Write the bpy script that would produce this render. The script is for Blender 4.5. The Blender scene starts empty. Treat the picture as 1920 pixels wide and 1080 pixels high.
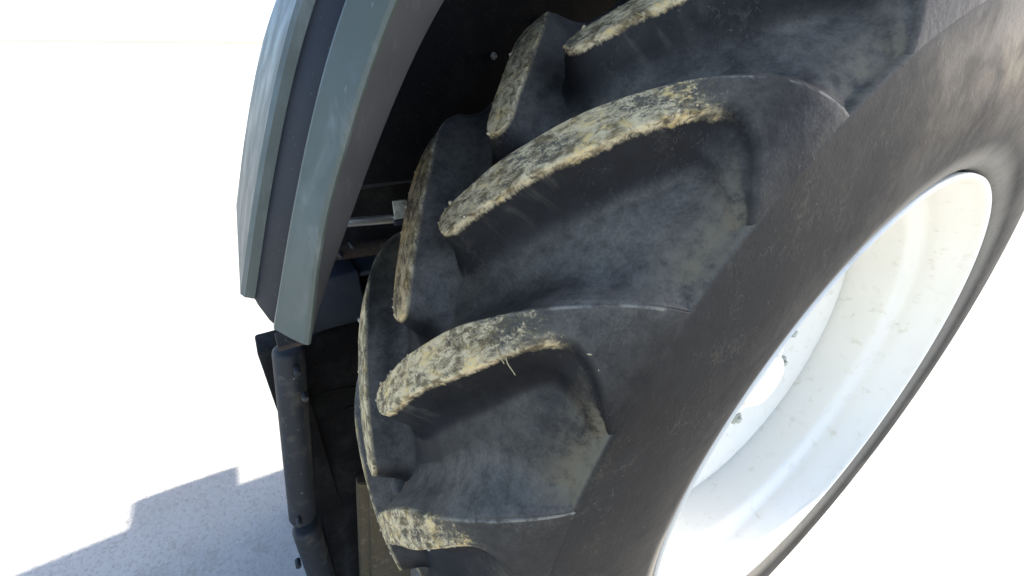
import bpy, bmesh, math, random
import numpy as np
from mathutils import Vector, Matrix, noise

rad = math.radians
random.seed(7)
rng = np.random.default_rng(7)
scene = bpy.context.scene
col = scene.collection

# ------------------------------------------------------------------ camera, light, exposure
# wheel hub is the origin, the axle runs along +X (towards the camera side), z is up, the front of the machine is -Y
CAM = Vector((0.4463, -0.8436, 0.6275))
LOOK = Vector((-0.73883, 0.46429, -0.48843)).normalized()
RIGHT = Vector((0.52754, 0.84948, 0.00952)).normalized()
UP = RIGHT.cross(LOOK).normalized()
cam_data = bpy.data.cameras.new('camera')
cam_data.sensor_width = 36.0
cam_data.lens = 36.0 * 809.3 / 1920.0
cam_data.clip_start = 0.01
cam_data.clip_end = 2000
cam = bpy.data.objects.new('camera', cam_data)
col.objects.link(cam)
cam.matrix_world = Matrix(((RIGHT.x, UP.x, -LOOK.x, CAM.x), (RIGHT.y, UP.y, -LOOK.y, CAM.y),
                           (RIGHT.z, UP.z, -LOOK.z, CAM.z), (0, 0, 0, 1)))
scene.camera = cam

SUN = Vector((0.07, 0.82, 0.50)).normalized()
world = bpy.data.worlds.new('World')
scene.world = world
world.use_nodes = True
wn = world.node_tree
sky = wn.nodes.new('ShaderNodeTexSky')
sky.sky_type = 'NISHITA'
sky.sun_disc = False
sky.sun_elevation = math.asin(SUN.z)
sky.sun_rotation = math.atan2(SUN.x, SUN.y)
sky.dust_density = 1.4
sky.air_density = 0.7
sky.ozone_density = 0.3
bg = wn.nodes['Background']
bg.inputs['Strength'].default_value = 0.15
wn.links.new(sky.outputs[0], bg.inputs[0])

sun_data = bpy.data.lights.new('sun', 'SUN')
sun_data.energy = 4.0
sun_data.angle = rad(0.6)
sun_data.color = (1.0, 0.95, 0.86)
sun = bpy.data.objects.new('sun', sun_data)
col.objects.link(sun)
sun.rotation_euler = SUN.to_track_quat('Z', 'Y').to_euler()

scene.view_settings.view_transform = 'Standard'
scene.view_settings.look = 'None'
scene.view_settings.gamma = 1.0
scene.view_settings.use_curve_mapping = False
scene.view_settings.exposure = 1.9
scene.cycles.max_bounces = 6
scene.cycles.diffuse_bounces = 3

GROUND_Z = -0.795


# ------------------------------------------------------------------ helpers
def link(o, parent=None):
    col.objects.link(o)
    if parent is not None:
        o.parent = parent
    return o


def tag(o, label=None, cat=None, kind=None, group=None):
    if label: o['label'] = label
    if cat: o['category'] = cat
    if kind: o['kind'] = kind
    if group: o['group'] = group
    return o


def empty(name, loc=(0, 0, 0)):
    o = bpy.data.objects.new(name, None)
    o.empty_display_size = 0.1
    o.location = loc
    return link(o)


def mesh_obj(name, verts, faces, mat, parent=None, smooth=True, auto=None, attrs=None):
    me = bpy.data.meshes.new(name)
    me.from_pydata([tuple(map(float, v)) for v in verts], [], [tuple(map(int, f)) for f in faces])
    if attrs:
        for k, vals in attrs.items():
            a = me.attributes.new(k, 'FLOAT', 'POINT')
            a.data.foreach_set('value', np.asarray(vals, dtype=np.float32))
    me.materials.append(mat)
    for p in me.polygons:
        p.use_smooth = smooth
    if auto is not None:
        me.set_sharp_from_angle(angle=rad(auto))
    me.update()
    o = bpy.data.objects.new(name, me)
    return link(o, parent)


def bm_obj(name, bm, mat, parent=None, smooth=True, auto=35):
    bmesh.ops.recalc_face_normals(bm, faces=bm.faces[:])
    me = bpy.data.meshes.new(name)
    bm.to_mesh(me)
    bm.free()
    me.materials.append(mat)
    for p in me.polygons:
        p.use_smooth = smooth
    if smooth and auto:
        me.set_sharp_from_angle(angle=rad(auto))
    return link(bpy.data.objects.new(name, me), parent)


def box_bm(lo, hi, bevel=0.0, seg=2, bm=None):
    bm = bm or bmesh.new()
    r = bmesh.ops.create_cube(bm, size=1.0)
    lo, hi = Vector(lo), Vector(hi)
    for v in r['verts']:
        v.co = Vector(((lo[i] + hi[i]) / 2 + v.co[i] * (hi[i] - lo[i]) for i in range(3)))
    if bevel:
        es = list({e for v in r['verts'] for e in v.link_edges})
        bmesh.ops.bevel(bm, geom=es, offset=bevel, segments=seg, affect='EDGES', profile=0.5)
    return bm


def frame_mat(a, b):
    a, b = Vector(a), Vector(b)
    q = (b - a).to_track_quat('Z', 'Y')
    return Matrix.Translation((a + b) / 2) @ q.to_matrix().to_4x4(), (b - a).length


def rod_bm(a, b, r, seg=24, bevel=0.0, r2=None, bm=None):
    bm = bm or bmesh.new()
    m, L = frame_mat(a, b)
    g = bmesh.ops.create_cone(bm, cap_ends=True, segments=seg, radius1=r, radius2=r if r2 is None else r2, depth=L, matrix=m)
    if bevel:
        caps = [f for f in bm.faces if len(f.verts) == seg and g['verts'][0] and all(v in g['verts'] for v in f.verts)]
        es = list({e for f in caps for e in f.edges})
        bmesh.ops.bevel(bm, geom=es, offset=bevel, segments=3, affect='EDGES', profile=0.5)
    return bm


def catmull(P, n):
    P = np.asarray(P, float)
    E = np.vstack([2 * P[0] - P[1], P, 2 * P[-1] - P[-2]])
    out = []
    for i in range(1, len(E) - 2):
        p0, p1, p2, p3 = E[i - 1], E[i], E[i + 1], E[i + 2]
        for t in np.linspace(0, 1, 24, endpoint=False):
            out.append(0.5 * ((2 * p1) + (-p0 + p2) * t + (2 * p0 - 5 * p1 + 4 * p2 - p3) * t * t + (-p0 + 3 * p1 - 3 * p2 + p3) * t ** 3))
    out.append(E[-2])
    out = np.array(out)
    s = np.r_[0, np.cumsum(np.linalg.norm(np.diff(out, axis=0), axis=1))]
    q = np.linspace(0, s[-1], n)
    return np.stack([np.interp(q, s, out[:, k]) for k in range(out.shape[1])], 1)


# ------------------------------------------------------------------ materials
class NT:
    def __init__(self, name):
        self.mat = bpy.data.materials.new(name)
        self.mat.use_nodes = True
        self.t = self.mat.node_tree
        self.b = self.t.nodes['Principled BSDF']

    def node(self, typ, **kw):
        n = self.t.nodes.new(typ)
        for k, v in kw.items():
            setattr(n, k, v)
        return n

    def put(self, sock, v):
        if isinstance(v, bpy.types.NodeSocket):
            self.t.links.new(v, sock)
        elif v is not None:
            if sock.type == 'RGBA' and len(v) == 3:
                v = (*v, 1)
            sock.default_value = v

    def coord(self):
        g = self.node('ShaderNodeNewGeometry')
        return g.outputs['Position']

    def obj(self):
        return self.node('ShaderNodeTexCoord').outputs['Object']

    def mapping(self, v, scale=(1, 1, 1), rot=(0, 0, 0), loc=(0, 0, 0)):
        m = self.node('ShaderNodeMapping')
        self.put(m.inputs[0], v)
        m.inputs['Scale'].default_value = scale
        m.inputs['Rotation'].default_value = rot
        m.inputs['Location'].default_value = loc
        return m.outputs[0]

    def noise(self, v, scale, detail=6, rough=0.6, dist=0.0):
        n = self.node('ShaderNodeTexNoise')
        self.put(n.inputs['Vector'], v)
        n.inputs['Scale'].default_value = scale
        n.inputs['Detail'].default_value = detail
        n.inputs['Roughness'].default_value = rough
        n.inputs['Distortion'].default_value = dist
        return n.outputs['Fac']

    def voro(self, v, scale, feature='F1', rnd=1.0):
        n = self.node('ShaderNodeTexVoronoi', feature=feature)
        self.put(n.inputs['Vector'], v)
        n.inputs['Scale'].default_value = scale
        n.inputs['Randomness'].default_value = rnd
        return n.outputs['Distance']

    def math(self, op, a, b=None, c=None, clamp=False):
        n = self.node('ShaderNodeMath', operation=op)
        n.use_clamp = clamp
        for i, v in enumerate((a, b, c)):
            if v is not None:
                self.put(n.inputs[i], v)
        return n.outputs[0]

    def ramp(self, v, a, b, lo=0.0, hi=1.0, smooth=True):
        n = self.node('ShaderNodeMapRange')
        n.interpolation_type = 'SMOOTHSTEP' if smooth else 'LINEAR'
        n.clamp = True if not smooth else n.clamp
        self.put(n.inputs['Value'], v)
        self.put(n.inputs['From Min'], a)
        self.put(n.inputs['From Max'], b)
        n.inputs['To Min'].default_value = lo
        n.inputs['To Max'].default_value = hi
        return n.outputs['Result']

    def mix(self, f, a, b):
        n = self.node('ShaderNodeMix', data_type='RGBA')
        self.put(n.inputs[0], f)
        self.put(n.inputs[6], a)
        self.put(n.inputs[7], b)
        return n.outputs[2]

    def attr(self, name):
        return self.node('ShaderNodeAttribute', attribute_name=name).outputs['Fac']

    def bump(self, h, dist, strength=1.0, prev=None):
        n = self.node('ShaderNodeBump')
        self.put(n.inputs['Height'], h)
        n.inputs['Distance'].default_value = dist
        n.inputs['Strength'].default_value = strength
        if prev is not None:
            self.put(n.inputs['Normal'], prev)
        return n.outputs[0]

    def out(self, base=None, rough=None, metal=None, normal=None, spec=None):
        for k, v in (('Base Color', base), ('Roughness', rough), ('Metallic', metal), ('Normal', normal), ('Specular IOR Level', spec)):
            if v is not None:
                self.put(self.b.inputs[k], v)
        return self.mat


def polar_coords(nt):
    """radial / circumferential coordinates of the wheel, so that scuffs follow the rubber"""
    sep = nt.node('ShaderNodeSeparateXYZ')
    nt.put(sep.inputs[0], nt.coord())
    x, y, z = sep.outputs
    r = nt.math('SQRT', nt.math('ADD', nt.math('MULTIPLY', y, y), nt.math('MULTIPLY', z, z)))
    th = nt.math('ARCTAN2', z, nt.math('MULTIPLY', y, -1.0))
    return x, r, th


def rubber_material(name, with_dirt):
    nt = NT(name)
    P = nt.coord()
    x, r, th = polar_coords(nt)
    # rubber: blue black, dusty film in cloudy patches, scuffs and scratches, spatters
    cloud = nt.noise(P, 8, 4, 0.62, 0.4)
    fine = nt.noise(P, 60, 5, 0.72)
    film = nt.math('MULTIPLY', nt.ramp(cloud, 0.25, 0.78), nt.ramp(fine, -0.2, 0.85), clamp=True)
    base = nt.mix(film, (0.0056, 0.0056, 0.0062), (0.0185, 0.0186, 0.0190))
    mid = nt.noise(P, 15, 3, 0.6, 0.6)
    grain = nt.noise(P, 300, 3, 0.75, 0.3)
    brown = nt.math('MULTIPLY', nt.ramp(mid, 0.53, 0.72), nt.ramp(nt.noise(P, 150, 5, 0.78), 0.44, 0.64))
    base = nt.mix(nt.math('MULTIPLY', brown, 0.30), base, (0.11, 0.095, 0.062))
    # short light scratches
    scr = None
    for i, (rot, sc) in enumerate((((0.9, -0.3, 0.5), 1.1),)):
        m = nt.mapping(P, scale=(9 * sc, 75 * sc, 75 * sc), rot=rot)
        v = nt.voro(m, 1.0)
        k = nt.math('MULTIPLY', nt.ramp(v, 0.11, 0.05), nt.ramp(cloud if i else mid, 0.44, 0.60))
        scr = k if scr is None else nt.math('MAXIMUM', scr, k)
    base = nt.mix(nt.math('MULTIPLY', scr, 0.4), base, (0.12, 0.116, 0.10))
    # wispy curved marks where mud was wiped off
    wl = nt.noise(nt.mapping(P, scale=(1.0, 1.6, 0.8), rot=(0.5, 0.3, 0.2)), 34, 2, 0.5, 1.6)
    wisp = nt.math('MULTIPLY', nt.ramp(nt.math('ABSOLUTE', nt.math('SUBTRACT', wl, 0.5)), 0.016, 0.004), nt.ramp(nt.math('ADD', grain, nt.math('MULTIPLY', mid, 1.4)), 1.16, 1.34))
    base = nt.mix(nt.math('MULTIPLY', wisp, 0.22), base, (0.12, 0.114, 0.098))
    # dust on what looks upwards, strengthened to paint in light from above, and in the corner where the floor meets the sidewall step
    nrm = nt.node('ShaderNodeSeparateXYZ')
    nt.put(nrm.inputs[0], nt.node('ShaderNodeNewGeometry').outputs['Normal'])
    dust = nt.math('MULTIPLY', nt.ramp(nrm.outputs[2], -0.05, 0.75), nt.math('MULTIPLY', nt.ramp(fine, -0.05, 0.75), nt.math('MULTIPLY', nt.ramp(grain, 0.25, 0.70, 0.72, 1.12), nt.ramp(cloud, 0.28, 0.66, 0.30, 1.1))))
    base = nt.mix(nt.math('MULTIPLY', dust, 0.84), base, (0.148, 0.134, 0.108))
    pocket = nt.math('MULTIPLY', nt.attr('pocket'), nt.ramp(nt.math('ADD', fine, nt.math('MULTIPLY', mid, 0.7)), 0.60, 0.98))
    base = nt.mix(nt.math('MULTIPLY', pocket, 0.85), base, (0.15, 0.128, 0.085))
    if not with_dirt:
        bead = nt.math('MULTIPLY', nt.attr('bead'), nt.ramp(fine, 0.05, 0.5))  # dusty beige towards the bead, with its sunlit band painted into the colour
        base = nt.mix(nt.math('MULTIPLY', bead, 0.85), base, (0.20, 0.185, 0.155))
    rough = nt.ramp(film, 0, 1, 0.5, 0.75)
    if not with_dirt:
        nm = nt.bump(nt.math('ADD', nt.math('MULTIPLY', mid, 0.9), fine), 0.0010, 0.55)
        nm = nt.bump(grain, 0.0003, 0.6, nm)
        return nt.out(base, rough, 0.0, nm, 0.14)
    # dried soil on the running faces of the lugs: ragged crust, thin wash, chips at the edge
    along, edge, lower = nt.attr('along'), nt.attr('edge'), nt.attr('lower')
    big = nt.noise(P, 26, 3, 0.6, 0.3)
    ax = nt.math('ABSOLUTE', x)
    arc_ = nt.math('MULTIPLY', th, 0.78)
    cl = nt.node('ShaderNodeCombineXYZ')
    nt.put(cl.inputs[0], nt.math('MULTIPLY', nt.math('ADD', ax, arc_), 0.40))
    nt.put(cl.inputs[1], nt.math('MULTIPLY', nt.math('SUBTRACT', ax, arc_), 0.75))
    nt.put(cl.inputs[2], r)
    rag = nt.noise(cl.outputs[0], 175, 5, 0.72, 0.5)
    cover = nt.math('ADD', nt.ramp(along, 0.46, 0.84, 0.28, -0.72), nt.math('MULTIPLY', nt.math('SUBTRACT', big, 0.5), 1.4))
    fleck = nt.noise(P, 430, 2, 0.7)
    amount = nt.math('ADD', cover, nt.math('MULTIPLY', nt.math('SUBTRACT', rag, 0.5), 1.5))
    amount = nt.math('ADD', amount, nt.math('MULTIPLY', nt.math('SUBTRACT', fleck, 0.5), 0.9))
    # the crust reaches a ragged little way over the lower edge
    cmb2 = nt.node('ShaderNodeCombineXYZ')
    nt.put(cmb2.inputs[0], along)
    nt.put(cmb2.inputs[1], nt.math('MULTIPLY', edge, 1.0))
    nt.put(cmb2.inputs[2], nt.math('MULTIPLY', th, 2.0))
    fray = nt.math('ADD', nt.math('MULTIPLY', nt.noise(cmb2.outputs[0], 75, 4, 0.75, 0.2), 0.45), nt.math('MULTIPLY', big, 0.55))
    reach = nt.math('MULTIPLY', nt.math('SUBTRACT', fray, 0.44), nt.math('MULTIPLY', lower, 0.014))
    keep = nt.ramp(nt.math('SUBTRACT', edge, reach), 0.0022, -0.0008)
    wash = nt.math('MULTIPLY', nt.math('MULTIPLY', nt.ramp(amount, -0.65, 0.05), nt.ramp(along, 0.82, 0.55)), keep, clamp=True)
    crust = nt.math('MULTIPLY', nt.ramp(amount, -0.10, 0.28), keep, clamp=True)
    lip = nt.math('MULTIPLY', nt.math('MULTIPLY', nt.ramp(edge, -0.010, -0.002), lower), nt.ramp(cover, -0.25, 0.15))
    crust = nt.math('MAXIMUM', crust, nt.math('MULTIPLY', nt.math('MULTIPLY', lip, keep), nt.ramp(rag, 0.36, 0.48)))
    worn = nt.math('MULTIPLY', nt.math('MULTIPLY', nt.ramp(nt.math('ABSOLUTE', nt.math('ADD', edge, 0.0012)), 0.0020, 0.0008), nt.math('SUBTRACT', 1.0, lower)), nt.ramp(nt.math('ADD', fine, nt.math('MULTIPLY', mid, 0.8)), 0.78, 1.02))
    base = nt.mix(nt.math('MULTIPLY', worn, 0.7), base, (0.26, 0.24, 0.19))
    tone = nt.noise(cl.outputs[0], 85, 4, 0.72, 0.4)
    soil = nt.mix(nt.ramp(tone, 0.36, 0.62), (0.155, 0.118, 0.062), (0.58, 0.475, 0.285))
    soil = nt.mix(nt.math('MULTIPLY', nt.ramp(big, 0.54, 0.66), nt.ramp(rag, 0.45, 0.6)), soil, (0.62, 0.45, 0.19))
    cs = nt.node('ShaderNodeCombineXYZ')
    nt.put(cs.inputs[0], along)
    nt.put(cs.inputs[1], nt.math('MULTIPLY', edge, 0.6))
    nt.put(cs.inputs[2], nt.math('MULTIPLY', th, 3.0))
    smear = nt.math('MULTIPLY', nt.ramp(nt.noise(cs.outputs[0], 13, 4, 0.65, 0.6), 0.50, 0.70), nt.math('MULTIPLY', nt.ramp(edge, 0.042, 0.004), nt.ramp(along, 0.50, 0.10)))
    smear = nt.math('MULTIPLY', nt.math('MULTIPLY', smear, lower), nt.ramp(fine, 0.2, 0.6))
    base = nt.mix(nt.math('MULTIPLY', smear, 0.35), base, (0.125, 0.112, 0.085))
    base = nt.mix(nt.math('MULTIPLY', wash, 0.6), base, (0.125, 0.112, 0.084))
    base = nt.mix(crust, base, soil)
    rough = nt.ramp(nt.math('MAXIMUM', crust, nt.math('MULTIPLY', wash, 0.7)), 0, 1, 0.52, 0.95)
    nm = nt.bump(nt.math('ADD', nt.math('ADD', nt.math('MULTIPLY', mid, 0.8), fine), nt.math('MULTIPLY', crust, nt.math('ADD', rag, 0.35))), 0.0014, 0.75)
    return nt.out(base, rough, 0.0, nm, 0.14)


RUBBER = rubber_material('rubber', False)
LUG_RUBBER = rubber_material('lug_rubber', True)


def soil_material():
    nt = NT('dried_soil')
    P = nt.coord()
    c = nt.mix(nt.ramp(nt.noise(P, 90, 6, 0.7), 0.35, 0.68), (0.26, 0.20, 0.11), (0.60, 0.52, 0.35))
    return nt.out(c, 0.95, 0, nt.bump(nt.noise(P, 500, 5, 0.7), 0.001, 0.8), 0.2)


def straw_material():
    nt = NT('straw')
    P = nt.coord()
    return nt.out(nt.mix(nt.noise(P, 120, 3), (0.62, 0.50, 0.26), (0.42, 0.31, 0.14)), 0.7, 0, None, 0.3)


def fender_material():
    nt = NT('fender_paint')
    P = nt.coord()
    base = nt.mix(nt.noise(P, 5, 4, 0.5), (0.055, 0.067, 0.053), (0.073, 0.087, 0.070))
    chalk = nt.math('MULTIPLY', nt.ramp(nt.noise(nt.mapping(P, scale=(1, 1, 0.35)), 26, 6, 0.65, 0.5), 0.50, 0.72), 0.45)
    base = nt.mix(chalk, base, (0.17, 0.185, 0.162))
    stain = nt.ramp(nt.noise(P, 18, 5, 0.6, 0.4), 0.56, 0.72)
    base = nt.mix(nt.math('MULTIPLY', stain, 0.4), base, (0.085, 0.11, 0.10))
    scr = nt.math('MULTIPLY', nt.ramp(nt.voro(nt.mapping(P, scale=(70, 40, 12), rot=(0.5, 0.1, 0.3)), 1.0), 0.10, 0.05), nt.ramp(nt.noise(P, 12, 2), 0.52, 0.64))
    base = nt.mix(nt.math('MULTIPLY', scr, 0.5), base, (0.5, 0.5, 0.47))
    orange = nt.bump(nt.noise(P, 500, 2, 0.5), 0.0002, 0.6)
    return nt.out(base, nt.ramp(nt.noise(P, 14, 4), 0.3, 0.7, 0.42, 0.62), 0, orange, 0.5)


def grey_lip_material():
    nt = NT('fender_inner_lip_paint')
    P = nt.coord()
    base = nt.mix(nt.ramp(nt.noise(P, 8, 5, 0.6), 0.3, 0.7), (0.044, 0.043, 0.042), (0.062, 0.059, 0.057))
    base = nt.mix(nt.math('MULTIPLY', nt.ramp(nt.noise(nt.mapping(P, scale=(1, 1, 0.3)), 60, 6, 0.7), 0.55, 0.75), 0.3), base, (0.19, 0.18, 0.165))
    return nt.out(base, 0.6, 0, nt.bump(nt.noise(P, 420, 3), 0.0003, 0.6), 0.35)


def black_plastic(name, base=(0.006, 0.0065, 0.008), rough=0.6, dust=0.10):
    nt = NT(name)
    P = nt.coord()
    d = nt.math('MULTIPLY', nt.ramp(nt.noise(P, 11, 6, 0.65, 0.4), 0.45, 0.72), dust)
    c = nt.mix(d, base, (0.07, 0.068, 0.06))
    c = nt.mix(nt.math('MULTIPLY', nt.ramp(nt.voro(P, 110), 0.13, 0.08), 0.35), c, (0.14, 0.13, 0.11))
    return nt.out(c, rough, 0, nt.bump(nt.noise(P, 260, 4), 0.0004, 0.5), 0.15)


def metal(name, base, rough, met=1.0, dirt=0.4, dirt_col=(0.07, 0.06, 0.045)):
    nt = NT(name)
    P = nt.coord()
    f = nt.math('MULTIPLY', nt.ramp(nt.noise(P, 60, 6, 0.7), 0.46, 0.68), dirt)
    c = nt.mix(f, base, dirt_col)
    m = nt.math('MULTIPLY', nt.math('SUBTRACT', 1.0, f), met)
    return nt.out(c, nt.ramp(f, 0, 1, rough, 0.85), m, nt.bump(nt.noise(P, 200, 4), 0.0004, 0.5))


def painted(name, base, chip, rough=0.6, amount=(0.58, 0.66), scale=70):
    nt = NT(name)
    P = nt.coord()
    c = nt.mix(nt.noise(P, 9, 5, 0.6), tuple(0.75 * v for v in base), tuple(1.2 * v for v in base))
    k = nt.ramp(nt.noise(P, scale, 7, 0.72, 0.3), *amount)
    c = nt.mix(k, c, chip)
    c = nt.mix(nt.math('MULTIPLY', nt.ramp(nt.noise(P, 17, 6, 0.7), 0.5, 0.7), 0.5), c, (0.11, 0.095, 0.07))
    return nt.out(c, rough, 0, nt.bump(nt.noise(P, 160, 5), 0.0006, 0.6), 0.35)


def ground_material():
    nt = NT('sunlit_concrete')
    P = nt.coord()
    c = nt.mix(nt.ramp(nt.noise(P, 1.3, 7, 0.62), 0.3, 0.7), (0.36, 0.35, 0.32), (0.46, 0.445, 0.41))
    grit = nt.noise(P, 90, 6, 0.75)
    c = nt.mix(nt.ramp(grit, 0.48, 0.66), c, (0.29, 0.275, 0.24))
    c = nt.mix(nt.math('MULTIPLY', nt.ramp(nt.noise(P, 4.5, 6, 0.7, 0.8), 0.54, 0.68), 0.4), c, (0.24, 0.22, 0.18))
    stones = nt.voro(P, 60)
    c = nt.mix(nt.math('MULTIPLY', nt.ramp(stones, 0.22, 0.12), 0.7), c, (0.46, 0.44, 0.40))
    return nt.out(c, 0.9, 0, nt.bump(nt.math('SUBTRACT', grit, nt.math('MULTIPLY', stones, 0.6)), 0.003, 0.7), 0.3)


def rim_material():
    nt = NT('rim_paint')
    P = nt.coord()
    c = nt.mix(nt.noise(P, 7, 5, 0.6), (0.74, 0.71, 0.62), (0.80, 0.78, 0.70))
    c = nt.mix(nt.math('MULTIPLY', nt.ramp(nt.noise(P, 30, 6, 0.7), 0.55, 0.72), 0.45), c, (0.52, 0.46, 0.33))
    c = nt.mix(nt.math('MULTIPLY', nt.ramp(nt.noise(P, 11, 7, 0.78, 0.5), 0.60, 0.74), 0.3), c, (0.50, 0.43, 0.30))
    return nt.out(c, 0.45, 0, nt.bump(nt.noise(P, 240, 3), 0.0003, 0.5), 0.5)


SOIL, STRAW = soil_material(), straw_material()
FENDER, LIP = fender_material(), grey_lip_material()
BLACK = black_plastic('black_liner_plastic')
GROOVE_SHADE = black_plastic('groove_shade_strip', (0.012, 0.012, 0.014), 0.6, 0.12)
BOX = black_plastic('black_housing_paint', (0.028, 0.032, 0.040), 0.45, 0.25)
DIRTY = black_plastic('muddy_dark_steel', (0.0115, 0.0105, 0.0095), 0.85, 0.3)
CHROME = metal('chromed_steel', (0.78, 0.76, 0.70), 0.30, 0.85, 0.15)
ZINC = metal('zinc_plated_steel', (0.40, 0.42, 0.37), 0.55, 0.2, 0.6, (0.10, 0.10, 0.07))
BOLT = metal('bolt_steel', (0.55, 0.55, 0.53), 0.4, 0.9, 0.3)
POST = painted('muddy_tan_steel', (0.105, 0.078, 0.042), (0.18, 0.14, 0.08), 0.85, (0.5, 0.7), 50)
PIPE = painted('scuffed_grey_paint', (0.016, 0.018, 0.020), (0.15, 0.15, 0.135), 0.6, (0.62, 0.70), 40)
RUST = painted('rusty_steel', (0.035, 0.024, 0.018), (0.09, 0.06, 0.04), 0.85)
CONCRETE, RIM = ground_material(), rim_material()

# ------------------------------------------------------------------ ground
gv, gf = [], []
ring = [0.0, 1.5, 4, 10, 40, 150, 900]
nseg = 48
gv.append((0, 0, GROUND_Z))
for rr in ring[1:]:
    for k in range(nseg):
        a = 2 * math.pi * k / nseg
        gv.append((rr * math.cos(a), rr * math.sin(a), GROUND_Z))
for k in range(nseg):
    gf.append((0, 1 + k, 1 + (k + 1) % nseg))
for j in range(len(ring) - 2):
    for k in range(nseg):
        a, b = 1 + j * nseg + k, 1 + j * nseg + (k + 1) % nseg
        gf.append((a, a + nseg, b + nseg, b))
ground = mesh_obj('ground', gv, gf, CONCRETE, smooth=False)
tag(ground, 'pale sunlit concrete yard under the wheel', 'ground', 'structure')

# ------------------------------------------------------------------ the wheel
DTH = rad(18.0)              # 20 lugs on each side
TH0 = rad(33.84)             # the lug whose nose lies nearest the middle of the view
TOP = [(0, .800), (.04, .7994), (.08, .797), (.115, .7935), (.15, .788), (.18, .7795), (.205, .7685), (.225, .755), (.242, .738), (.255, .718),
       (.2635, .697), (.2705, .662), (.2765, .622), (.2795, .588), (.2800, .558), (.2780, .528), (.2730, .505), (.2670, .4880)]
topc = catmull(TOP, 500)
tops = np.r_[0, np.cumsum(np.hypot(*np.diff(topc, axis=0).T))]
tan_ = np.gradient(topc, axis=0)
tan_ /= np.linalg.norm(tan_, axis=1)[:, None]
nrm_ = np.stack([-tan_[:, 1], tan_[:, 0]], 1)      # outward: for tangent (1,0) -> (0,1)
S_STEP = float(np.interp(.2630, topc[:, 0][:300], tops[:300]))


def depth(s):
    return np.interp(s, [0, .10, .17, .22, .25, .275, S_STEP], [.050, .051, .050, .043, .032, .020, .011])


def surf(s, h):
    """profile point (x, r): h = 1 running face, h = 0 groove floor; s may be negative only slightly (past the centre line)"""
    s = np.asarray(s, float)
    a = np.abs(s)
    x = np.interp(a, tops, topc[:, 0])
    r = np.interp(a, tops, topc[:, 1])
    nx = np.interp(a, tops, nrm_[:, 0])
    nr = np.interp(a, tops, nrm_[:, 1])
    d = depth(a) * (1 - h)
    return np.sign(s + 1e-12) * (x - nx * d), r - nr * d


def x2s(x):
    i = int(np.argmax(topc[:, 0]))
    return np.sign(x) * np.interp(abs(x), topc[:i, 0], tops[:i])


def wheel_pt(x, r, th):
    return np.stack([x + 0 * th, -r * np.cos(th), r * np.sin(th)], -1)


RF = 0.78   # flattening radius
LOWER = [(.272, 9.3), (.265, 10.8), (.2565, 12.8), (.2465, 14.6), (.234, 15.7), (.219, 16.0), (.202, 15.2), (.185, 13.9), (.168, 12.4), (.136, 9.6), (.103, 7.1),
         (.073, 4.5), (.047, 1.9), (.029, .25), (.014, -.45)]
UPPER = [(.014, -.45), (.000, -.25), (-.0075, .55), (-.004, 1.7), (.010, 3.3), (.036, 6.4), (.067, 9.2), (.105, 12.4), (.14, 14.6), (.18, 17.1), (.204, 18.5),
         (.225, 19.75), (.243, 20.9), (.2635, 22.3), (.272, 23.0)]


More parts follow.
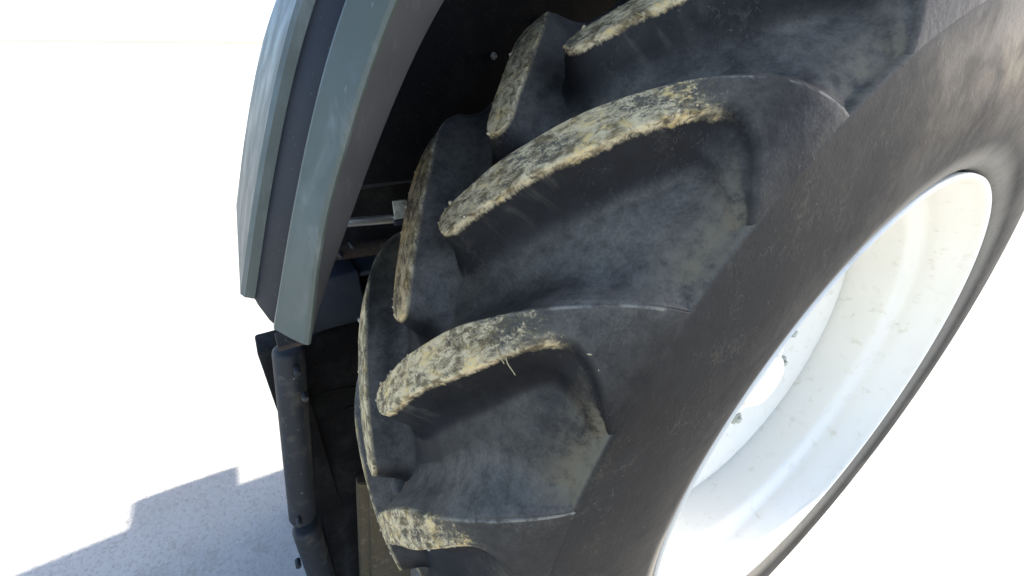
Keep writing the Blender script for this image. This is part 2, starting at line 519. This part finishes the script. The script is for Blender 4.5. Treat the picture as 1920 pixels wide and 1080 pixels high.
def lug_mesh(side, seed):
    """side = +1 near half, -1 far half (mirrored). Nose at theta 0."""
    NH = 84
    low = catmull([(x2s(x), rad(t) * RF) for x, t in LOWER], NH)
    upp = catmull([(x2s(x), rad(t) * RF) for x, t in UPPER], NH)
    O = np.vstack([low, upp[1:]])
    N = len(O)
    nl = NH - 1
    T = np.gradient(O, axis=0)
    T /= np.linalg.norm(T, axis=1)[:, None]
    # outline runs from the shoulder along the lower edge to the nose and back: outward is to the left of travel... checked by sign
    n0 = np.stack([-T[:, 1], T[:, 0]], 1)
    cen = O.mean(0)
    if np.mean(((O - cen) * n0).sum(1)) < 0:
        n0 = -n0
    ker = np.hanning(15); ker /= ker.sum()
    pad = np.vstack([np.repeat(n0[:1], 7, 0), n0, np.repeat(n0[-1:], 7, 0)])
    n1 = np.stack([np.convolve(pad[:, k], ker, 'valid') for k in range(2)], 1)
    n1 /= np.linalg.norm(n1, axis=1)[:, None]
    isl = np.clip((nl + 3 - np.arange(N)) / 6.0, 0, 1)             # 1 on the lower edge, 0 on the upper
    dep = depth(np.abs(O[:, 0]))
    k = np.clip(dep / .05, .22, 1.1)
    sh = np.clip((np.abs(O[:, 0]) - .12) / .10, 0, 1) * (1 - isl)      # upper edge towards the shoulder: long hollow ramp instead of a flank
    shl = np.clip((np.abs(O[:, 0]) - .19) / .04, 0, 1) * isl           # lower edge at the shoulder: well rounded
    er = (.0018 + .0022 * isl + .010 * shl) * np.clip(k, .5, 1)       # edge radius
    fl = (.015 + .004 * isl - .010 * sh + .012 * shl) * k
    fil = (.026 + .001 * isl) * k * (1 - sh) + sh * np.interp(np.abs(O[:, 0]), [.12, .19, .24, .30], [.062, .074, .050, .030])
    hk = .34 + .60 * sh
    rings = []
    # (offset, h, edge distance)
    rings.append((-er, np.ones(N)))
    pock, hgt_l = [], []
    for a in (30, 60, 90):
        aa = rad(a)
        rings.append((-er + er * math.sin(aa), 1 - er * (1 - math.cos(aa)) / dep))
    h0 = 1 - er / dep
    for t in (.2, .45, .7, .88):
        rings.append((fl * t, h0 + (hk - h0) * t))
    for t in np.linspace(0, 1, 11):
        rings.append((fl + fil * t, hk * (1 - t) ** (2.1 + .9 * sh)))
    rings.append((fl + fil + .006, np.full(N, -.014)))
    V, F, along, edge, lower = [], [], [], [], []
    arc = np.r_[np.linspace(1, 0, NH), np.linspace(0, 1, NH)[1:]]
    # foot of the flank: the offset outline, smoothed so that it never folds in the hollow of the lower edge
    tot = (fl + fil)[:, None]
    foot = O + n1 * tot
    kf = np.hanning(33); kf /= kf.sum()
    for _ in range(3):
        ext = np.vstack([2 * foot[0] - foot[16:0:-1], foot, 2 * foot[-1] - foot[-2:-18:-1]])
        foot = np.stack([np.convolve(ext[:, c_], kf, 'valid') for c_ in range(2)], 1)
    hollow = np.clip((O[:, 0] - .10) / .05, 0, 1) * isl
    hollow = hollow[:, None]
    foot = (O + n1 * tot) * (1 - hollow) + foot * hollow
    pos2 = []
    for off, h in rings:
        Q = np.where(off[:, None] > 0, O + (foot - O) * (off[:, None] / tot), O + n1 * off[:, None])
        s, y = Q[:, 0], Q[:, 1]
        over = np.clip((np.abs(s) - S_STEP - .001) / .03, 0, 1)      # past the step the end dives under the sidewall skin
        hh = h - over * .05
        x, r = surf(s, hh)
        V.append(np.stack([x, r, y / RF], 1))
        hgt_l.append(hh)
        pock.append(np.clip(1 - np.abs(S_STEP - .004 - np.abs(s)) / .055, 0, 1) * (hh < .55))
        along.append(arc); edge.append(off); lower.append(isl)
        pos2.append(Q)
    nr_ = len(rings)
    base_i = lambda j, i: j * N + i
    for j in range(nr_ - 1):
        for i in range(N - 1):
            F.append((base_i(j, i), base_i(j, i + 1), base_i(j + 1, i + 1), base_i(j + 1, i)))
    V = np.vstack(V); along = np.concatenate(along); edge = np.concatenate(edge); lower = np.concatenate(lower)
    # running face: strips between the two edges
    inner = pos2[0]
    M = 9
    start = len(V)
    rows = []
    nv, na, ne, nl2 = [], [], [], []
    cnt = start
    for i in range(NH - 1):
        a, b = inner[i], inner[N - 1 - i]
        row = [i]
        wdt = np.linalg.norm(b - a)
        for m in range(1, M):
            t = m / M
            q = a + (b - a) * t
            over = np.clip((abs(q[0]) - S_STEP - .001) / .03, 0, 1)
            x, r = surf(q[0], 1 - over * .05)
            nv.append((float(x), float(r), q[1] / RF)); na.append(1 - i / (NH - 1)); ne.append(-min(t, 1 - t) * wdt); nl2.append(1 - t)
            row.append(cnt); cnt += 1
        row.append(N - 1 - i)
        rows.append(row)
    for i in range(len(rows) - 1):
        for m in range(M):
            F.append((rows[i][m], rows[i][m + 1], rows[i + 1][m + 1], rows[i + 1][m]))
    lastrow = rows[-1]
    F.append(tuple(lastrow + [nl]))
    V = np.vstack([V, np.array(nv)])
    along = np.r_[along, na]; edge = np.r_[edge, ne]; lower = np.r_[lower, nl2]
    pock = np.r_[np.concatenate(pock), np.zeros(len(na))]
    # worn, slightly uneven surface
    hgt = np.r_[np.concatenate(hgt_l), np.ones(len(na))]
    x, r, th = V.T
    for q in range(len(V)):
        p = Vector((x[q] * 1.0, th[q] * RF, r[q])) * 1.0
        w = noise.fractal(p * 30 + Vector((seed * 3.1, 0, 0)), 0.8, 2.0, 3) * .0004 + noise.noise(p * 9 + Vector((seed, 1, 2))) * .0009
        w *= min(1, max(0.15, 1 - max(0, abs(x[q]) - .22) / .03))
        r[q] += w * min(1.0, max(0.0, hgt[q] / .4))
    W = wheel_pt(side * x, r, th)
    return W, F, along, edge, lower, pock


def make_lug_data(side, seed):
    W, F, along, edge, lower, pock = lug_mesh(side, seed)
    o = mesh_obj('lug', W, F, LUG_RUBBER, attrs={'along': along, 'edge': edge, 'lower': lower, 'pocket': pock})
    me = o.data
    bm = bmesh.new(); bm.from_mesh(me)
    bmesh.ops.recalc_face_normals(bm, faces=bm.faces[:])
    # make sure the running face looks outward
    f = max(bm.faces, key=lambda g: g.calc_area())
    bm.faces.ensure_lookup_table()
    tot = sum(g.normal.dot(Vector((0, g.calc_center_median().y, g.calc_center_median().z)).normalized()) * g.calc_area() for g in bm.faces)
    if tot < 0:
        bmesh.ops.reverse_faces(bm, faces=bm.faces[:])
    bm.to_mesh(me); bm.free()
    for p in me.polygons:
        p.use_smooth = True
    return o, W


tractor = empty('tractor', (0, 0, GROUND_Z))
tag(tractor, 'tractor seen close up: soil-caked black tyre under a grey-green fender', 'tractor')


def place(o, root):
    """parent a part that is already where it stands"""
    m = Matrix.Identity(4)
    p = root
    while p is not None:
        m = Matrix.Translation(p.location) @ m
        p = p.parent
    o.parent = root
    o.matrix_parent_inverse = m.inverted() if root is tractor else Matrix.Identity(4)
    return o



def revolve(prof, nth, closed_profile=False, wob=0.0):
    P = np.asarray(prof, float)
    th = np.linspace(0, 2 * math.pi, nth, endpoint=False)
    V = np.stack([np.repeat(P[:, 0:1], nth, 1), -P[:, 1:2] * np.cos(th), P[:, 1:2] * np.sin(th)], -1).reshape(-1, 3)
    F = []
    m = len(P)
    for j in range(m if closed_profile else m - 1):
        j2 = (j + 1) % m
        for k in range(nth):
            k2 = (k + 1) % nth
            F.append((j * nth + k, j2 * nth + k, j2 * nth + k2, j * nth + k2))
    return V, F


# carcass: groove floor, step up to the sidewall skin, sidewall down to the bead
half = []
for s in np.linspace(0.0, S_STEP - .004, 56):
    x, r = surf(s, 0.0)
    half.append((float(x), float(r)))
for t, d in ((-.0025, .4), (-.0010, .72), (.0005, .93), (.0022, 1.0)):
    x, r = surf(S_STEP + t, d)
    half.append((float(x), float(r)))
for s in np.linspace(S_STEP + .006, tops[-1], 60):
    x, r = surf(s, 1.0)
    half.append((float(x), float(r)))
# moulded rim-protector rib and the bead above the flange
half += [(.2650, .4858), (.2630, .4835), (.2600, .4815), (.2550, .4795), (.250, .4780), (.240, .4765), (.225, .4760)]
prof = [(-x, r) for x, r in reversed(half[1:])] + half
V, F = revolve(prof, 720)
rr = np.hypot(V[:, 1], V[:, 2])
for i in range(len(V)):
    if rr[i] > .51:
        n_ = noise.noise(Vector(V[i]) * 13) * .0003 + noise.noise(Vector(V[i]) * 40) * .0001
        sc = 1 + n_ / rr[i]
        V[i, 1] *= sc; V[i, 2] *= sc
rr = np.hypot(V[:, 1], V[:, 2])
pr_ = np.repeat(np.array([p[1] for p in prof]), 720)
px_ = np.abs(V[:, 0])
r_step = float(surf(S_STEP, 0.5)[1])
n_h = len(half)
idx = np.repeat(np.r_[np.arange(n_h - 1, 0, -1), np.arange(n_h)], 720)
pocket = np.clip(1 - (55 - idx) / 10.0, 0, 1) * (idx < 58)
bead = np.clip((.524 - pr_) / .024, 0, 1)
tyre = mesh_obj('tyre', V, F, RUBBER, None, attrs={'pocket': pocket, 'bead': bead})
place(tyre, tractor)
bm = bmesh.new(); bm.from_mesh(tyre.data); bmesh.ops.recalc_face_normals(bm, faces=bm.faces[:]); bm.to_mesh(tyre.data); bm.free()

lug_near, LW_near = make_lug_data(1, 1)
lug_far, LW_far = make_lug_data(-1, 5)
lug_angles = []
for side, proto in ((1, lug_near), (-1, lug_far)):
    for k in range(20):
        th = TH0 - (k - 10 + (0 if side > 0 else .5)) * DTH
        o = proto if k == 0 else proto.copy()
        if k:
            col.objects.link(o)
        o.parent = tyre
        # theta grows from -Y towards +Z, a turn about -X
        o.rotation_euler = (-th, 0, 0)
        lug_angles.append((side, th))

# ------------------------------------------------------------------ rim
rim_prof = [(.2480, .4745), (.2580, .4765), (.2650, .4770), (.2680, .4745), (.2665, .4700), (.2600, .4675), (.2500, .4650), (.2320, .4570), (.2080, .4490), (.1880, .4460),
            (.1720, .4290), (.1580, .4230), (.0900, .4200), (.0300, .4190), (-.150, .4200), (-.2000, .4460), (-.2450, .4640), (-.2680, .4770), (-.2480, .4745)]
V, F = revolve(catmull(rim_prof, 90), 160)
rim = place(mesh_obj('rim', V, F, RIM), tractor)
rim['label'] = 'pale cream painted steel rim'
disc_prof = [(.060, .422), (.074, .398), (.070, .360), (.052, .305), (.040, .260), (.046, .215), (.070, .180), (.078, .150), (.078, .112)]
dp = catmull(disc_prof, 60)
V, F = revolve(np.vstack([dp, (dp - np.array([.014, 0]))[::-1]]), 128, True)
disc = mesh_obj('wheel_disc', V, F, RIM, rim)
hub_prof = [(.074, .128), (.096, .124), (.104, .112), (.108, .070), (.132, .064), (.140, .054), (.142, .0005)]
V, F = revolve(hub_prof, 64)
hub = mesh_obj('hub', V, F, RIM, rim, auto=30)


def hexnut(name, r, h, mat, washer=True):
    bm = bmesh.new()
    bmesh.ops.create_cone(bm, cap_ends=True, segments=6, radius1=r, radius2=r * .96, depth=h, matrix=Matrix.Translation((0, 0, h / 2 + .002)))
    if washer:
        bmesh.ops.create_cone(bm, cap_ends=True, segments=24, radius1=r * 1.35, radius2=r * 1.3, depth=.003, matrix=Matrix.Translation((0, 0, .0012)))
        bmesh.ops.create_cone(bm, cap_ends=True, segments=16, radius1=r * .55, radius2=r * .5, depth=.008, matrix=Matrix.Translation((0, 0, h + .005)))
    return bm_obj(name, bm, mat, None, True, 30)


nut = hexnut('wheel_nut', .017, .018, ZINC)
for k in range(10):
    o = nut if k == 0 else nut.copy()
    if k:
        col.objects.link(o)
    a = 2 * math.pi * k / 10 + .2
    o.parent = rim
    o.location = (.0785, -.148 * math.cos(a), .148 * math.sin(a))
    o.rotation_euler = (0, math.pi / 2, 0)
# axle stub behind the disc
bm = rod_bm((-.95, 0, 0), (.05, 0, 0), .085, 32)
place(bm_obj('axle', bm, DIRTY), tractor)

# ------------------------------------------------------------------ dried soil clods and straw on the lugs
def rot_pt(p, th):
    return Matrix.Rotation(-th, 4, 'X') @ Vector(p)


def clod_field():
    bm = bmesh.new()
    for side, th in lug_angles:
        if not (rad(-40) < th < rad(80)):
            continue
        W = LW_near if side > 0 else LW_far
        N2 = 2 * 84 - 1
        for _ in range(34 if side > 0 else 16):
            i = int(rng.integers(14, 108))
            j = int(rng.choice([0, 0, 1, 2]))
            if i > 90: j = 1
            p = W[j * N2 + i]
            frac = abs(i - 83) / 83
            if rng.random() < frac * 1.1: continue
            p2 = W[j * N2 + i + 1]
            t = rng.random()
            p = p * (1 - t) + p2 * t
            q = rot_pt(p, th)
            r = float(rng.uniform(.0008, .0028)) * (1.5 if rng.random() < .08 else 1)
            g = bmesh.ops.create_icosphere(bm, subdivisions=1, radius=1.0)
            R = Matrix.Rotation(rng.uniform(0, 6.28), 4, Vector(rng.normal(size=3)).normalized())
            sc = Vector(rng.uniform(.5, 1.3, 3)) * r
            for v in g['verts']:
                w = 1 + noise.noise(v.co * 1.7 + q * 400) * .5
                c_ = Vector((v.co.x * sc.x, v.co.y * sc.y, v.co.z * sc.z)) * w
                v.co = R @ c_ + q
    o = bm_obj('dried_soil', bm, SOIL, tyre, True, None)
    o['kind'] = 'stuff'
    return o


clod_field()


def tyre_point(x, r, deg):
    t = rad(deg)
    return Vector((x, -r * math.cos(t), r * math.sin(t)))


def straw(a, b, lift=.002):
    A, B = tyre_point(*a), tyre_point(*b)
    up = Vector((0, A.y, A.z)).normalized()
    A, B = A + up * lift * .3, B + up * lift
    d = (B - A).normalized()
    w = d.cross(up).normalized()
    n = 6
    V, F = [], []
    for i in range(n + 1):
        t = i / n
        p = A.lerp(B, t) + up * (.0012 * math.sin(t * 3.1)) + w * (.0008 * math.sin(t * 5))
        hw = .0008 * (1 - .4 * t)
        V += [p - w * hw, p + up * .0007, p + w * hw, p - up * .0004]
    for i in range(n):
        for k in range(4):
            F.append((i * 4 + k, i * 4 + (k + 1) % 4, (i + 1) * 4 + (k + 1) % 4, (i + 1) * 4 + k))
    F += [(0, 3, 2, 1), tuple(n * 4 + k for k in range(4))]
    return mesh_obj('straw', V, F, STRAW, tyre)


for a, b in (((.178, .7795, 29.2), (.197, .776, 28.6)), ((.168, .784, 29.3), (.181, .779, 28.7)),
             ((.060, .799, 55.6), (.083, .799, 54.7)), ((.150, .789, 46.6), (.166, .785, 46.0)), ((.041, .799, 36.9), (.052, .797, 36.6))):
    straw(a, b)

# a plug of dark mud pressed between two lugs near the centre line
bm = bmesh.new()
bmesh.ops.create_icosphere(bm, subdivisions=4, radius=1.0)
for v in bm.verts:
    q = Vector((math.copysign(abs(v.co.x) ** .7, v.co.x) * .024, math.copysign(abs(v.co.y) ** .7, v.co.y) * .030, v.co.z * .022))
    v.co = q * (1 + .12 * noise.noise(q * 60))
plug = bm_obj('mud_plug', bm, RUBBER, tyre, True, None)
plug.rotation_euler = (-rad(2.6) + math.pi / 2, 0, 0)
plug.location = tyre_point(.012, .757, 2.6)

# ------------------------------------------------------------------ fender
fender = None
TH_F = np.array([23, 26, 30, 34, 38, 42, 46, 52, 60, 75, 100, 130])
R_A = np.array([.894, .893, .8925, .897, .905, .915, .925, .934, .94, .945, .948, .95])     # inner edge at x = 0
R_B = np.array([.900, .908, .922, .931, .942, .957, .970, .982, .990, .995, .998, 1.0])     # crease at x = .03
R_C = np.array([.930, .934, .943, .954, .970, .985, 1.000, 1.012, 1.020, 1.026, 1.03, 1.03])  # outer edge at x = 0
nF = 120
tt = np.linspace(23.2, 128, nF)
rA, rB, rC = (np.interp(tt, TH_F, a) for a in (R_A, R_B, R_C))
for a in (rA, rB, rC):
    a[:] = np.convolve(np.r_[[a[0]] * 4, a, [a[-1]] * 4], np.ones(9) / 9, 'valid')


SHADE_FLARE = np.interp(tt, [54, 66, 80, 95, 128], [0, .06, .20, .34, .36])     # unseen widening above the view, added to keep sun off lugs and fender


def closed_sweep(name, secs, mat, auto=28, parent=None):
    V, F = [], []
    m = len(secs)
    for j, (x, r) in enumerate(secs):
        V += [tuple(q) for q in wheel_pt(x + SHADE_FLARE * (np.asarray(x) > -.3), r, np.radians(tt))]
    for j in range(m):
        j2 = (j + 1) % m
        for k in range(nF - 1):
            F.append((j * nF + k, j * nF + k + 1, j2 * nF + k + 1, j2 * nF + k))
    F.append([j * nF for j in range(m)])
    F.append([j * nF + nF - 1 for j in reversed(range(m))])
    o = mesh_obj(name, V, F, mat, None, True, auto)
    bm = bmesh.new(); bm.from_mesh(o.data); bmesh.ops.recalc_face_normals(bm, faces=bm.faces[:]); bm.to_mesh(o.data); bm.free()
    o.data.set_sharp_from_angle(angle=rad(auto))
    if parent is None:
        return place(o, tractor)
    o.parent = parent
    return o


XC = .03
# outer band: crease to outer edge, rounded over
fender = closed_sweep('fender', [(np.full(nF, XC - .0028), rB - .0028), (np.full(nF, XC), rB), (np.full(nF, XC - .001), rB + .004), (np.full(nF, .018), rB + (rC - rB) * .5),
                            (np.full(nF, .004), rC - .004), (np.full(nF, .000), rC), (np.full(nF, -.006), rC), (np.full(nF, -.006), rC - .006),
                            (np.full(nF, .008), rB + (rC - rB) * .45), (np.full(nF, XC - .0085), rB + .0012)], FENDER)
fender['label'] = 'grey-green curved fender with chalky scuffs'
# inner lip: from the inner edge up to the crease, its back turned in
closed_sweep('inner_lip', [(np.full(nF, .000), rA), (np.full(nF, .008), rA + (rB - rA) * .18), (np.full(nF, XC - .003), rB - .003), (np.full(nF, XC - .008), rB + .001),
                           (np.full(nF, -.006), rA + .010), (np.full(nF, -.006), rA)], LIP, parent=fender)
# near-black strip between band and top skin: groove shade put into its colour
closed_sweep('groove_shade_strip', [(np.full(nF, -.006), rC - .004), (np.full(nF, -.020), rC + .002), (np.full(nF, -.055), rC + .010), (np.full(nF, -.075), rC + .013),
                             (np.full(nF, -.075), rC - .010), (np.full(nF, -.006), rC - .014)], GROOVE_SHADE, parent=fender)
# top skin
closed_sweep('top_skin', [(np.full(nF, -.070), rC + .012), (np.full(nF, -.072), rC + .022), (np.full(nF, -.080), rC + .026), (np.full(nF, -.46), rC + .012),
                          (np.full(nF, -.46), rC + .008), (np.full(nF, -.078), rC + .012)], FENDER, parent=fender)
# black liner: barrel and inner wall
closed_sweep('liner_barrel', [(np.full(nF, -.0065), rA + .002), (np.full(nF, -.12), rA + .022), (np.full(nF, -.46), rA + .030), (np.full(nF, -.46), rA + .036), (np.full(nF, -.12), rA + .028),
                              (np.full(nF, -.0065), rA + .008)], BLACK, parent=fender)
XW = -.455
# inner wall, a sheet with its lower edge cut level
arc = [(-.925 * math.cos(a), .925 * math.sin(a)) for a in np.radians(np.linspace(128, 24.5, 60))]
poly = [(-.60, .376), (-.20, .360), (.40, .350)] + arc
bm = bmesh.new()
vs = [bm.verts.new((XW, y, z)) for y, z in poly]
f = bm.faces.new(vs)
g = bmesh.ops.extrude_face_region(bm, geom=[f])
for v in g['geom']:
    if isinstance(v, bmesh.types.BMVert):
        v.co.x -= .008
liner_wall = place(bm_obj('liner_wall', bm, BLACK, None, False), tractor)
liner_wall['label'] = 'black inner fender liner with small screws'


def ray_x(px, py, x):
    """where the line of sight through a photo pixel meets the plane x = const (used once to find where a part stands)"""
    d = LOOK + RIGHT * ((px - 960) / 809.3) + UP * ((540 - py) / 809.3)
    return CAM + d * ((x - CAM.x) / d.x)


screw = hexnut('screw', .0055, .004, BOLT)
for k, (px, py) in enumerate(((925, 105), (1020, 38))):
    o = screw if k == 0 else screw.copy()
    if k:
        col.objects.link(o)
    o.location = ray_x(px, py, XW + .001)
    o.rotation_euler = (0, math.pi / 2, 0)
    o.parent = liner_wall

# ------------------------------------------------------------------ machine frame behind the wheel
XR = -.53
# unseen box added behind the wheel to keep sun off the shield
bm = box_bm((-.655, -.42, -.36), (-.335, .42, .345), .05, 4)
place(bm_obj('sun_block_box', bm, DIRTY), tractor)
# large dark side plate
bm = box_bm((-.80, -.80, -.70), (-.66, .75, .36), .012)
place(bm_obj('side_plate', bm, DIRTY), tractor)
# ledge above the rod
a, b = ray_x(690, 338, -.50), ray_x(790, 338, -.50)
bm = box_bm((-.66, -.80, a.z - .018), (-.50, .3, a.z), .004)
place(bm_obj('ledge', bm, BOX), tractor)
# chromed rod with bracket
a, b = ray_x(560, 424, XR), ray_x(744, 410, XR)
d = (b - a)
bm = rod_bm(a, b, .0105, 28, .002)
place(bm_obj('chromed_rod', bm, CHROME), tractor)
e = b + d.normalized() * .05
bm = rod_bm(b - d.normalized() * .002, e, .0075, 20, .001)
place(bm_obj('rod_end', bm, BOLT), tractor)
c0 = ray_x(751, 391, XR + .012)
bm = box_bm((c0.x - .006, c0.y - .0165, c0.z - .028), (c0.x + .002, c0.y + .0165, c0.z + .020), .002)
plate = place(bm_obj('bracket_plate', bm, ZINC), tractor)
bm = box_bm((c0.x - .03, c0.y - .019, c0.z - .040), (c0.x + .006, c0.y + .030, c0.z - .024), .004)
place(bm_obj('rod_clamp', bm, BOX), tractor)
bm = rod_bm((c0.x + .001, c0.y + .002, c0.z + .006), (c0.x + .005, c0.y + .002, c0.z + .006), .0075, 6)
o = bm_obj('bolt', bm, ZINC)
place(o, tractor)
# rusty cross member under the rod
a, b = ray_x(600, 478, XR - .03), ray_x(800, 452, XR - .03)
bm = rod_bm(a, b, .018, 20)
place(bm_obj('cross_tube', bm, RUST), tractor)
for px, py in ((640, 482), (662, 464)):
    q = ray_x(px, py, XR + .01)
    bm = rod_bm(q + Vector((-.03, 0, 0)), q + Vector((.004, 0, 0)), .005, 8, .001)
    place(bm_obj('bolt', bm, PIPE), tractor)
# black housing box
a, b, c = ray_x(585, 523, XR), ray_x(673, 508, XR), ray_x(682, 600, XR)
bm = box_bm((-.68, a.y - .03, c.z), (XR, b.y, b.z), .006, 3)
place(bm_obj('housing', bm, BOX), tractor)
q1, q2 = ray_x(673, 516, XR + .002), ray_x(760, 505, XR + .002)
bm = box_bm((-.68, q1.y + .002, q1.z - .012), (XR - .012, q2.y + .06, q1.z - .001), .002)
place(bm_obj('shelf_edge', bm, BOX), tractor)
q = ray_x(676, 600, XR + .004)
bm = rod_bm(q - Vector((.02, 0, 0)), q + Vector((.003, 0, 0)), .0075, 16, .002)
place(bm_obj('bolt', bm, BOLT), tractor)
# curved muddy shield below, with a hole
XS = -.56
sv, sf = [], []
ny, nz = 26, 40


def shield_x(y, z):
    i_ = -z / .80 * (nz - 1)
    t = (y + .835 + .09 * (i_ / (nz - 1))) / .34
    return XS - .05 + .055 * math.cos((t - .05) * 3.0) + .185 * (i_ / nz)


def on_shield(px, py, lift=.0):
    x0 = XS
    for _ in range(30):
        p_ = ray_x(px, py, x0)
        x0 = .5 * x0 + .5 * (shield_x(p_.y, p_.z) + lift)
    return ray_x(px, py, x0)


for i in range(nz):
    z = .0 - .80 * i / (nz - 1)
    for j in range(ny):
        t = j / (ny - 1)
        y = -.835 - .09 * (i / (nz - 1)) + t * .34
        x = XS - .05 + .055 * math.cos((t - .05) * 3.0) + .185 * (i / nz) + .0015 * noise.noise(Vector((y, z, 3)) * 20)
        sv.append((x, y, z))
for i in range(nz - 1):
    for j in range(ny - 1):
        sf.append((i * ny + j, i * ny + j + 1, (i + 1) * ny + j + 1, (i + 1) * ny + j))
shield = place(mesh_obj('mud_shield', sv, sf, DIRTY, None, True), tractor)
md = shield.modifiers.new('thickness', 'SOLIDIFY'); md.thickness = .006; md.offset = 0
pr = [on_shield(px, py, .002) for px, py in ((585, 745), (610, 735), (640, 728), (670, 725), (705, 722))]
bm = bmesh.new()
for i in range(len(pr) - 1):
    rod_bm(pr[i], pr[i + 1], .004, 8, bm=bm)
place(bm_obj('seam', bm, DIRTY), tractor)
q = on_shield(655, 775, .004)
bm = bmesh.new()
bmesh.ops.create_circle(bm, cap_ends=False, segments=28, radius=.021)
es = bm.edges[:]
g = bmesh.ops.extrude_edge_only(bm, edges=es)
vs_ = [v for v in g['geom'] if isinstance(v, bmesh.types.BMVert)]
for v in vs_: v.co *= .72
g = bmesh.ops.extrude_edge_only(bm, edges=[e_ for e_ in g['geom'] if isinstance(e_, bmesh.types.BMEdge)])
for v in g['geom']:
    if isinstance(v, bmesh.types.BMVert): v.co.z -= .02
bmesh.ops.contextual_create(bm, geom=[e_ for e_ in bm.edges if e_.is_boundary and all(v.co.z < -.01 for v in e_.verts)])
o = bm_obj('drain_hole', bm, DIRTY)
o.rotation_euler = (0, math.pi / 2, 0); o.location = q
place(o, tractor)
# tan post behind the tyre, a leaning angle section of two flanges
def leaning_bar(name, x0, depth_, tl, tr, bl, br, mat):
    c = [ray_x(*tl, x0), ray_x(*tr, x0), ray_x(*br, x0), ray_x(*bl, x0)]
    for i, j in ((2, 1), (3, 0)):                      # run on down to the ground
        d_ = c[i] - c[j]
        c[i] = c[j] + d_ * ((c[j].z - GROUND_Z - .001) / -d_.z)
    bm = bmesh.new()
    v = [bm.verts.new(p) for p in c] + [bm.verts.new(p - Vector((depth_, 0, 0))) for p in c]
    for f_ in ((0, 1, 2, 3), (7, 6, 5, 4), (0, 4, 5, 1), (1, 5, 6, 2), (2, 6, 7, 3), (3, 7, 4, 0)):
        bm.faces.new([v[k] for k in f_])
    bmesh.ops.bevel(bm, geom=bm.edges[:], offset=.003, segments=2, affect='EDGES')
    return place(bm_obj(name, bm, mat), tractor)


leaning_bar('post', -.322, .05, (694, 903), (760, 903), (699, 1080), (770, 1080), POST)
leaning_bar('post_flange', -.345, .03, (672, 908), (697, 905), (678, 1080), (702, 1080), POST)
# scuffed grey guard pipes below the fender tip, bolted to a rail
for (a, b, r) in (((568, 655), (590, 975), .030), ((596, 985), (632, 1105), .032)):
    A, B = ray_x(*a, -.36), ray_x(*b, -.36)
    side = (B - A).cross(LOOK).normalized() * r
    if side.y > 0: side = -side
    A, B = A + side, B + side
    if B.z < GROUND_Z + .01: B = A + (B - A) * ((A.z - GROUND_Z - .01) / (A.z - B.z))
    bm = rod_bm(A, B, r, 40, .012)
    place(bm_obj('guard_pipe', bm, PIPE), tractor)
A = ray_x(545, 660, -.44)
bm = box_bm((-.52, A.y - .06, GROUND_Z + .03), (-.44, A.y + .01, A.z + .02), .006)
place(bm_obj('side_rail', bm, DIRTY), tractor)
for px, py, xx in ((573, 748, -.325), (559, 700, -.325), (560, 1062, -.32), (562, 985, -.325)):
    q = ray_x(px, py, xx)
    bm = rod_bm(q - Vector((.02, 0, 0)), q + Vector((.003, 0, 0)), .0065, 8, .002)
    place(bm_obj('bolt', bm, PIPE), tractor)
# little rusty tab under the fender tip
q = ray_x(568, 643, -.1)
bm = box_bm((q.x - .04, q.y - .03, q.z - .004), (q.x, q.y + .010, q.z + .004), .002)
place(bm_obj('rusty_tab', bm, RUST), tractor)
